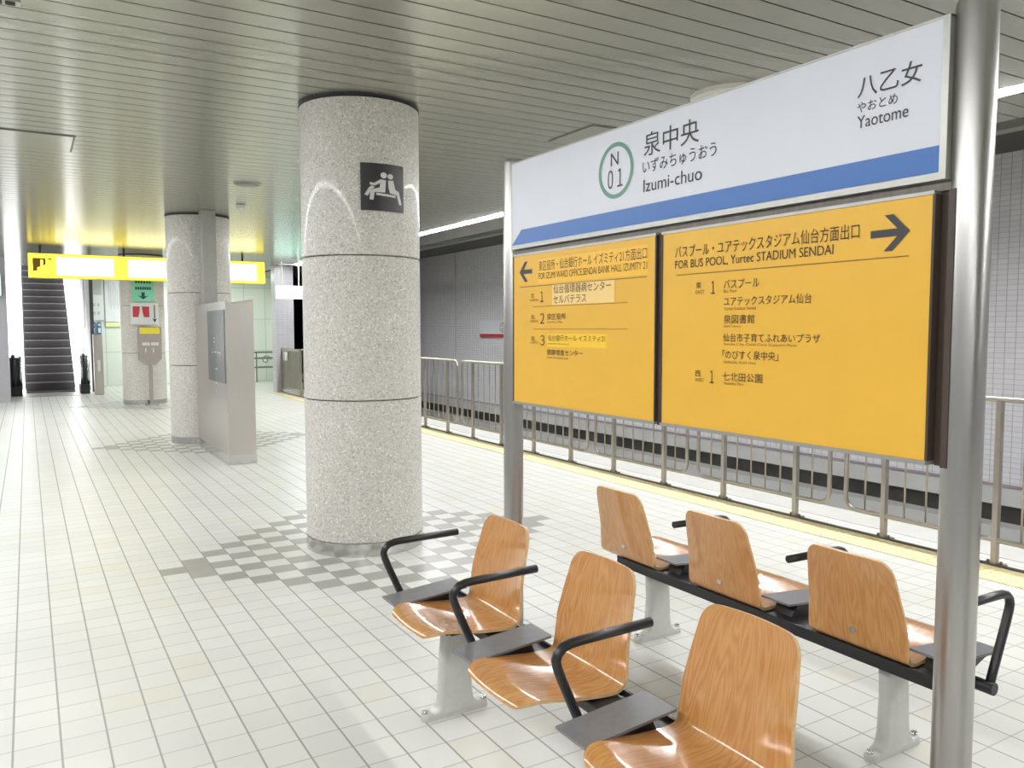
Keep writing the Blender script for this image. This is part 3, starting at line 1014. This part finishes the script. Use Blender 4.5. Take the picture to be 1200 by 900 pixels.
# ------------------------------------------------------------------ steel block before the second pillar
t = thing('steel_block', 'tall brushed steel block with scooped top standing before the second pillar', 'equipment cabinet', (2.02, 10.1, 0))
x0, x1 = 1.868, 2.165
prof = [(x0, 0.0), (x1, 0.0), (x1, 1.835)]
for k in range(1, 12):
    a = k / 12
    prof.append((x1 - (x1 - x0) * a, 1.835 - 0.02 * a - 0.05 * math.sin(PI * a)))
prof.append((x0, 1.812))
mb = MB()
mb.prism(prof, 'y', 9.18, 11.0)
mb.build('body', M['hairline'], t)
mb = MB()
mb.box(x0 - .003, x1 + .003, 9.177, 11.003, 0, 0.10)
mb.build('plinth', M['steel_bright'], t)
mb = MB()
mb.box(x0 - .006, x0 + .01, 9.25, 10.2, 0.9, 1.72)
gp = mb.build('glass_panel', M['block_glass'], t)
for y, z in ((9.75, 1.24), (9.62, 1.24), (9.5, 1.235), (9.9, 1.235), (9.72, 1.05), (9.74, 0.88), (9.74, 0.80), (9.8, 1.4), (9.8, 1.36)):
    pieces('button', M['white_paint'], gp, [(x0 - .012, x0 - .004, y - .02, y + .02, z - .008, z + .008)])
mb = MB()
mb.box(1.93, 2.09, 10.72, 10.95, 1.79, 2.995)
mb.build('riser_duct', M['alu_frame'], t)

# ------------------------------------------------------------------ ceiling fittings
def disc(name, label, cat, x, y, r, drop, m_, m2, slots=False):
    d = thing(name, label, cat, (x, y, ZC))
    mb = MB(); mb.lathe([(r, ZC), (r, ZC - drop * .6), (r * .93, ZC - drop), (r * .5, ZC - drop)], x, y, 48)
    mb.build('rim', m_, d, sharp=40)
    mb = MB(); mb.lathe([(r * .86, ZC - drop * 0.9), (r * .86, ZC - drop - .004), (r * .8, ZC - drop - .006)], x, y, 48)
    mb.build('grille', m2, d, sharp=40)
    return d
disc('ceiling_speaker', 'round grey speaker grille in the ceiling, left of the near pillar', 'speaker', 2.0, 8.6, 0.14, 0.012, M['alu_frame'], M['dark_channel'])
disc('smoke_detector', 'small round detector on the ceiling beside the second pillar', 'detector', 2.28, 10.15, 0.06, 0.04, M['lamp_housing'], M['lamp_housing'])
disc('ceiling_dome', 'large round white fitting on the ceiling above the name board', 'ceiling fitting', 3.95, 3.80, 0.27, 0.05, M['lamp_housing'], M['lamp_housing'])
def hatch(label, x0, x1, y0, y1):
    d = thing('ceiling_hatch', label, 'hatch', ((x0 + x1) / 2, (y0 + y1) / 2, ZC), 'access hatches in the ceiling')
    mb = MB()
    mb.box(x0, x1, y0, y1, ZC - .004, ZC)
    mb.build('frame', M['dark_channel'], d)
    mb = MB()
    mb.box(x0 + .015, x1 - .015, y0 + .015, y1 - .015, ZC - .006, ZC - .002)
    mb.build('lid', M['ceiling'], d)
hatch('rectangular access hatch in the ceiling at the left edge', -0.5, 0.38, 7.2, 7.84)
hatch('flush access hatch in the ceiling above the number ring of the name board', 3.62, 4.22, 4.86, 5.46)
t = thing('ceiling_vent', 'dark slotted vent in the ceiling at the top left corner', 'vent', (-0.1, 4.42, ZC))
mb = MB(); mb.box(-0.3, 0.03, 4.40, 4.46, ZC - .008, ZC); mb.build('frame', M['alu_frame'], t)
for k in range(6): pieces('slot', M['gap'], t, [(-0.29 + k * .052, -0.25 + k * .052, 4.41, 4.45, ZC - .012, ZC - .006)])

# ------------------------------------------------------------------ hanging signs
t = thing('yellow_exit_sign', 'long lit yellow hanging sign with escalator pictogram', 'sign', (2.1, 16.6, 2.4))
mb = MB(); mb.box(0.06, 4.17, 16.62, 16.78, 2.42, 2.86, bev=.01); mb.build('housing', M['yellow_label'], t)
mb = MB(); mb.box(0.075, 4.155, 16.60, 16.63, 2.435, 2.845); fc = mb.build('lit_face', M['glow_yellow'], t)
pieces('message_panel', M['glow_yellow_hot'], fc, [(0.50, 1.42, 16.594, 16.602, 2.475, 2.80), (1.66, 4.0, 16.594, 16.602, 2.475, 2.80)])  # paler inserts paint the tubes' burnt-out glare onto the yellow face
mb = MB(); mb.box(0.13, 0.42, 16.592, 16.602, 2.47, 2.77); pc = mb.build('pictogram', M['brown_picto'], fc)
L = Letters('y', 16.590)
L.poly([(0.14, 2.48), (0.41, 2.48), (0.41, 2.74), (0.33, 2.76), (0.33, 2.66), (0.29, 2.63), (0.29, 2.74), (0.25, 2.74), (0.25, 2.62), (0.2, 2.6), (0.2, 2.54), (0.14, 2.54)])
L.build('figure', M['glow_yellow'], pc)
for x in (0.25, 1.6, 2.75, 3.75):
    mb = MB(); mb.cyl((x, 16.7, 2.85), (x, 16.7, ZC), 0.02, 12)
    mb.build('hanger', M['black'], t)

t = thing('white_hanging_sign', 'small lit pale green sign hanging before the dark tunnel', 'sign', (5.2, 18.0, 2.2))
mb = MB(); mb.box(4.74, 5.44, 18.02, 18.14, 2.18, 2.47, bev=.008); mb.build('housing', M['lamp_housing'], t)
mb = MB(); mb.box(4.75, 5.43, 18.0, 18.03, 2.19, 2.46); mb.build('lit_face', M['glow_teal'], t)
for x in (4.9, 5.28):
    mb = MB(); mb.cyl((x, 18.08, 2.47), (x, 18.08, ZC), 0.014, 10)
    mb.build('hanger', M['lamp_housing'], t)
pieces('hanger_bar', M['lamp_housing'], t, [(4.84, 5.34, 18.05, 18.11, 2.93, 2.955)])

t = thing('green_exit_sign', 'small lit green sign at the left edge beside the grey pier', 'sign', (-0.5, 19.6, 2.3))
mb = MB(); mb.box(-1.05, -0.42, 19.56, 19.68, 2.2, 2.66, bev=.008); mb.build('housing', M['lamp_housing'], t)
mb = MB(); mb.box(-1.04, -0.43, 19.54, 19.57, 2.21, 2.65); mb.build('lit_face', M['glow_teal'], t)

# ------------------------------------------------------------------ third pillar's notices
def notice(name, label, x0, x1, z0, z1, y, m_):
    d = thing(name, label, 'sign', ((x0 + x1) / 2, y, z0))
    mb = MB(); mb.box(x0, x1, y, y + .02, z0, z1)
    mb.build('plate', m_, d)
    return d
yp = 17.50
d = notice('guidance_notice', 'green notice with down arrow on the third pillar', 1.80, 2.20, 2.06, 2.60, yp, M['teal'])
L = Letters('y', yp - .004)
for k in range(6): L.rect(1.86 + k * .05, 2.50, 1.895 + k * .05, 2.42)
for k in range(7): L.rect(1.86 + k * .042, 2.345, 1.893 + k * .042, 2.29)
L.poly([(2.0, 2.10), (2.10, 2.18), (2.03, 2.16), (2.03, 2.24), (1.97, 2.24), (1.97, 2.16), (1.90, 2.18)])
L.build('lettering', M['navy'], d)
d = notice('fire_notice', 'white notice with red panel and blue down arrow on the third pillar', 1.76, 2.27, 1.60, 2.03, yp - .02, M['white_paint'])
L = Letters('y', yp - .024)
L.poly([(1.80, 1.96), (1.80, 1.75), (1.90, 1.75), (1.92, 1.84), (1.93, 1.96)])
L.build('red_panel', M['red'], d)
L = Letters('y', yp - .024)
L.poly([(2.10, 1.96), (2.10, 1.75), (2.0, 1.75), (1.98, 1.84), (1.97, 1.96)])
L.build('red_panel', M['red'], d)
L = Letters('y', yp - .024)
L.rect(2.185, 1.99, 2.205, 1.72)
L.poly([(2.195, 1.64), (2.24, 1.73), (2.205, 1.71), (2.185, 1.71), (2.15, 1.73)])
L.build('arrow', M['navy'], d)
t = thing('help_point', 'grey-brown box on a pole with yellow label before the third pillar', 'help point', (2.08, 17.42, 0))
mb = MB()
mb.prism([(1.87, 1.56), (2.29, 1.56), (2.29, 0.93), (2.17, 0.80), (2.0, 0.80), (1.87, 0.90)], 'y', 17.34, 17.46)
bx = mb.build('box', M['beige_box'], t)
mb = MB(); mb.box(2.05, 2.115, 17.37, 17.43, 0, 0.82); mb.build('pole', M['beige_box'], t)
mb = MB(); mb.box(1.97, 2.19, 17.32, 17.5, 0, 0.02); mb.build('base', M['steel'], t)
L = Letters('y', 17.336)
L.rect(1.90, 1.545, 2.26, 1.42)
L.build('yellow_label', M['yellow_label'], bx)
L = Letters('y', 17.335)
for k in range(4): L.rect(1.94 + k * .035, 1.25, 1.965 + k * .035, 1.19)
for k in range(4): L.rect(2.10 + k * .035, 1.25, 2.125 + k * .035, 1.19)
L.build('white_marks', M['white_paint'], bx)
L = Letters('y', 17.335)
L.rect(1.99, 1.14, 2.005, 1.05); L.rect(2.13, 1.14, 2.145, 1.05)
L.build('white_marks', M['white_paint'], bx)

# ------------------------------------------------------------------ back wall of the hall
def poster(name, label, x0, x1, z0, z1, m_):
    d = thing(name, label, 'sign', ((x0 + x1) / 2, 23.98, z0))
    mb = MB(); mb.box(x0, x1, 23.95, 23.99, z0, z1, bev=.004); mb.build('panel', m_, d)
    return d
d = poster('route_map', 'tall white notice board with fine print on the hall wall left of the third pillar', 1.80, 2.30, 1.72, 2.95, M['white_paint'])
L = Letters('y', 23.945)
for k in range(9):
    L.rect(1.90 + k * .04, 2.75 - (k % 3) * .08, 1.915 + k * .04, 2.15 - (k % 2) * .1)
L.build('print', M['ledge'], d)
d = poster('timetable', 'white timetable board above the blue notices beside the escalator', 1.36, 1.77, 1.75, 2.95, M['white_paint'])
L = Letters('y', 23.945)
L.rect(1.40, 2.9, 1.73, 2.42, 0)
for k in range(3): L.rect(1.42 + k * .1, 2.2, 1.47 + k * .1, 2.12); L.rect(1.42 + k * .1, 1.98, 1.47 + k * .1, 1.9)
L.build('print', M['ledge'], d)
d = poster('yellow_band', 'pale yellow panel edge below the tall white notice board', 1.80, 2.32, 1.58, 1.70, M['pale_yellow'])
for i, (xa, xb) in enumerate(((1.40, 1.48), (1.50, 1.56), (1.60, 1.70))):
    d = poster('blue_notice', ['leftmost of the three blue notices above the steel bollard', 'middle of the three blue notices above the steel bollard', 'rightmost of the three blue notices above the steel bollard'][i], xa, xb, 1.32, 1.70, M['blue_sign'])
    d['group'] = 'blue notices beside the escalator'
    L = Letters('y', 23.945)
    L.rect(xa + .02, 1.66, xb - .02, 1.60); L.rect(xa + .02, 1.55, xb - .02, 1.42)
    L.build('print', M['white_paint'], d)
t = thing('steel_bollard', 'flat grey steel bollard right of the escalator', 'bollard', (1.40, 20.85, 0))
mb = MB(); mb.box(1.29, 1.49, 20.8, 20.92, 0, 1.40, bev=.02); bd = mb.build('body', M['hairline'], t)
mb = MB(); mb.box(1.37, 1.43, 20.794, 20.802, 0.55, 0.8); mb.build('plate', M['white_paint'], bd)
t = thing('wall_handrail', 'steel scroll handrail along the back of the hall by the tiled pilaster', 'handrail', (5.3, 23.5, 0))
for z in (0.85, 0.68, 0.42):
    mb = MB(); mb.tube([(4.4, 23.5, z), (6.2, 23.5, z)], 0.025, 8)
    mb.build('rail', M['rail_grey'], t)
for x in (4.5, 5.05, 5.6, 6.15):
    mb = MB(); mb.cyl((x, 23.5, 0), (x, 23.5, 0.85), 0.02, 8)
    mb.build('post', M['rail_grey'], t)
for x in (4.8, 5.33, 5.87):
    mb = MB()
    pts = [(x + .13 * math.cos(a * .35) * (1 - a / 30), 23.5, 0.63 + .13 * math.sin(a * .35) * (1 - a / 30)) for a in range(24)]
    mb.tube(pts, 0.014, 6)
    mb.build('scroll', M['rail_grey'], t)

# ------------------------------------------------------------------ escalator
t = thing('escalator', 'escalator with dark steps between bright white balustrades', 'escalator', (0.45, 22, 0))
SL = 0.2 / 0.347
for k in range(26):
    y = 22.1 + k * 0.347 * (1 if k else 1)
    z = 0.02 + max(0, k) * 0.2
    mb = MB()
    mb.box(-0.06, 0.96, y, y + 0.40, z - 0.18, z + 0.02, 0)
    mb.box(-0.06, 0.96, y - .006, y + 0.03, z + 0.0, z + 0.024, 1)
    mb.build('step', [M['step'], M['step_edge']], t)
mb = MB(); mb.box(-0.08, 0.98, 20.9, 22.12, 0.0, 0.012); mb.build('comb_plate', M['steel'], t)
def rim(yc, zc, r):
    pts = []
    for k in range(13):
        a = -PI / 2 - k / 12 * PI
        pts.append((yc + r * math.cos(a), zc + r * math.sin(a)))
    pts.append((yc + 0.6, zc + r + .02))
    pts.append((yc + 1.0, zc + r + .02))
    return pts
for xa, xb, nm in ((-0.50, -0.09, 'left'), (0.99, 1.27, 'right')):
    R_ = rim(21.75, 0.52, 0.38)
    xc = (xa + xb) / 2
    mb = MB()
    mb.prism(R_[:] + [(22.75, 0.14)], 'x', xc - .03, xc + .03)
    bl = mb.build('balustrade', M['glass_dark'], t)
    mb = MB()
    mb.tube([(xc, p[0], p[1]) for p in R_], 0.045, 10)
    mb.build('handrail', M['rubber'], bl)
    mb = MB()
    mb.prism([(22.05, 0.0), (22.05, 0.80), (22.5, 0.98), (31.4, 0.98 + 8.9 * SL), (31.4, 0.2 + 8.9 * SL), (22.6, 0.0)], 'x', xa, xb)
    mb.build('lit_deck', M['glow_white'], t)
    mb = MB()
    mb.box(xa + .04, xb - .04, 21.3, 22.1, 0, 0.22, bev=.02)
    mb.build('newel_base', M['black'], t)
    mb = MB()
    mb.prism(rim(21.80, 0.50, 0.38)[:13], 'x', xa + .05, xb - .03)
    mb.build('newel', M['glass_dark'], t)
    for x in (xa + .09, xb - .07):
        mb = MB(); mb.tube([(x, p[0], p[1]) for p in rim(21.78, 0.50, 0.385)[4:13]], 0.03, 8)
        mb.build('newel_rim', M['steel_bright'], t)

# ------------------------------------------------------------------ sign on the far trackside wall
t = thing('trackside_sign', 'white station sign with red stripe on the wall across the track', 'sign', (8.95, 15.0, 1.3))
mb = MB(); mb.box(8.93, 8.99, 13.9, 16.28, 1.31, 1.685, bev=.004); bd = mb.build('board', M['board_white'], t)
L = Letters('x', 8.927); L.rect(16.27, 1.392, 13.91, 1.315); L.build('red_stripe', M['red'], bd)
L = Letters('x', 8.927)
L.ring(15.25, 1.53, 0.105, 0.105, 0.014)
L.text('01', 15.29, 1.52, 15.21, 1.46); L.text('N', 15.27, 1.60, 15.23, 1.55)
L.text('泉中央', 15.05, 1.62, 14.75, 1.54); L.text('いずみちゅうおう', 15.05, 1.52, 14.7, 1.475); L.text('Izumi-chuo', 15.05, 1.455, 14.75, 1.41)
L.build('lettering', M['ink'], bd)
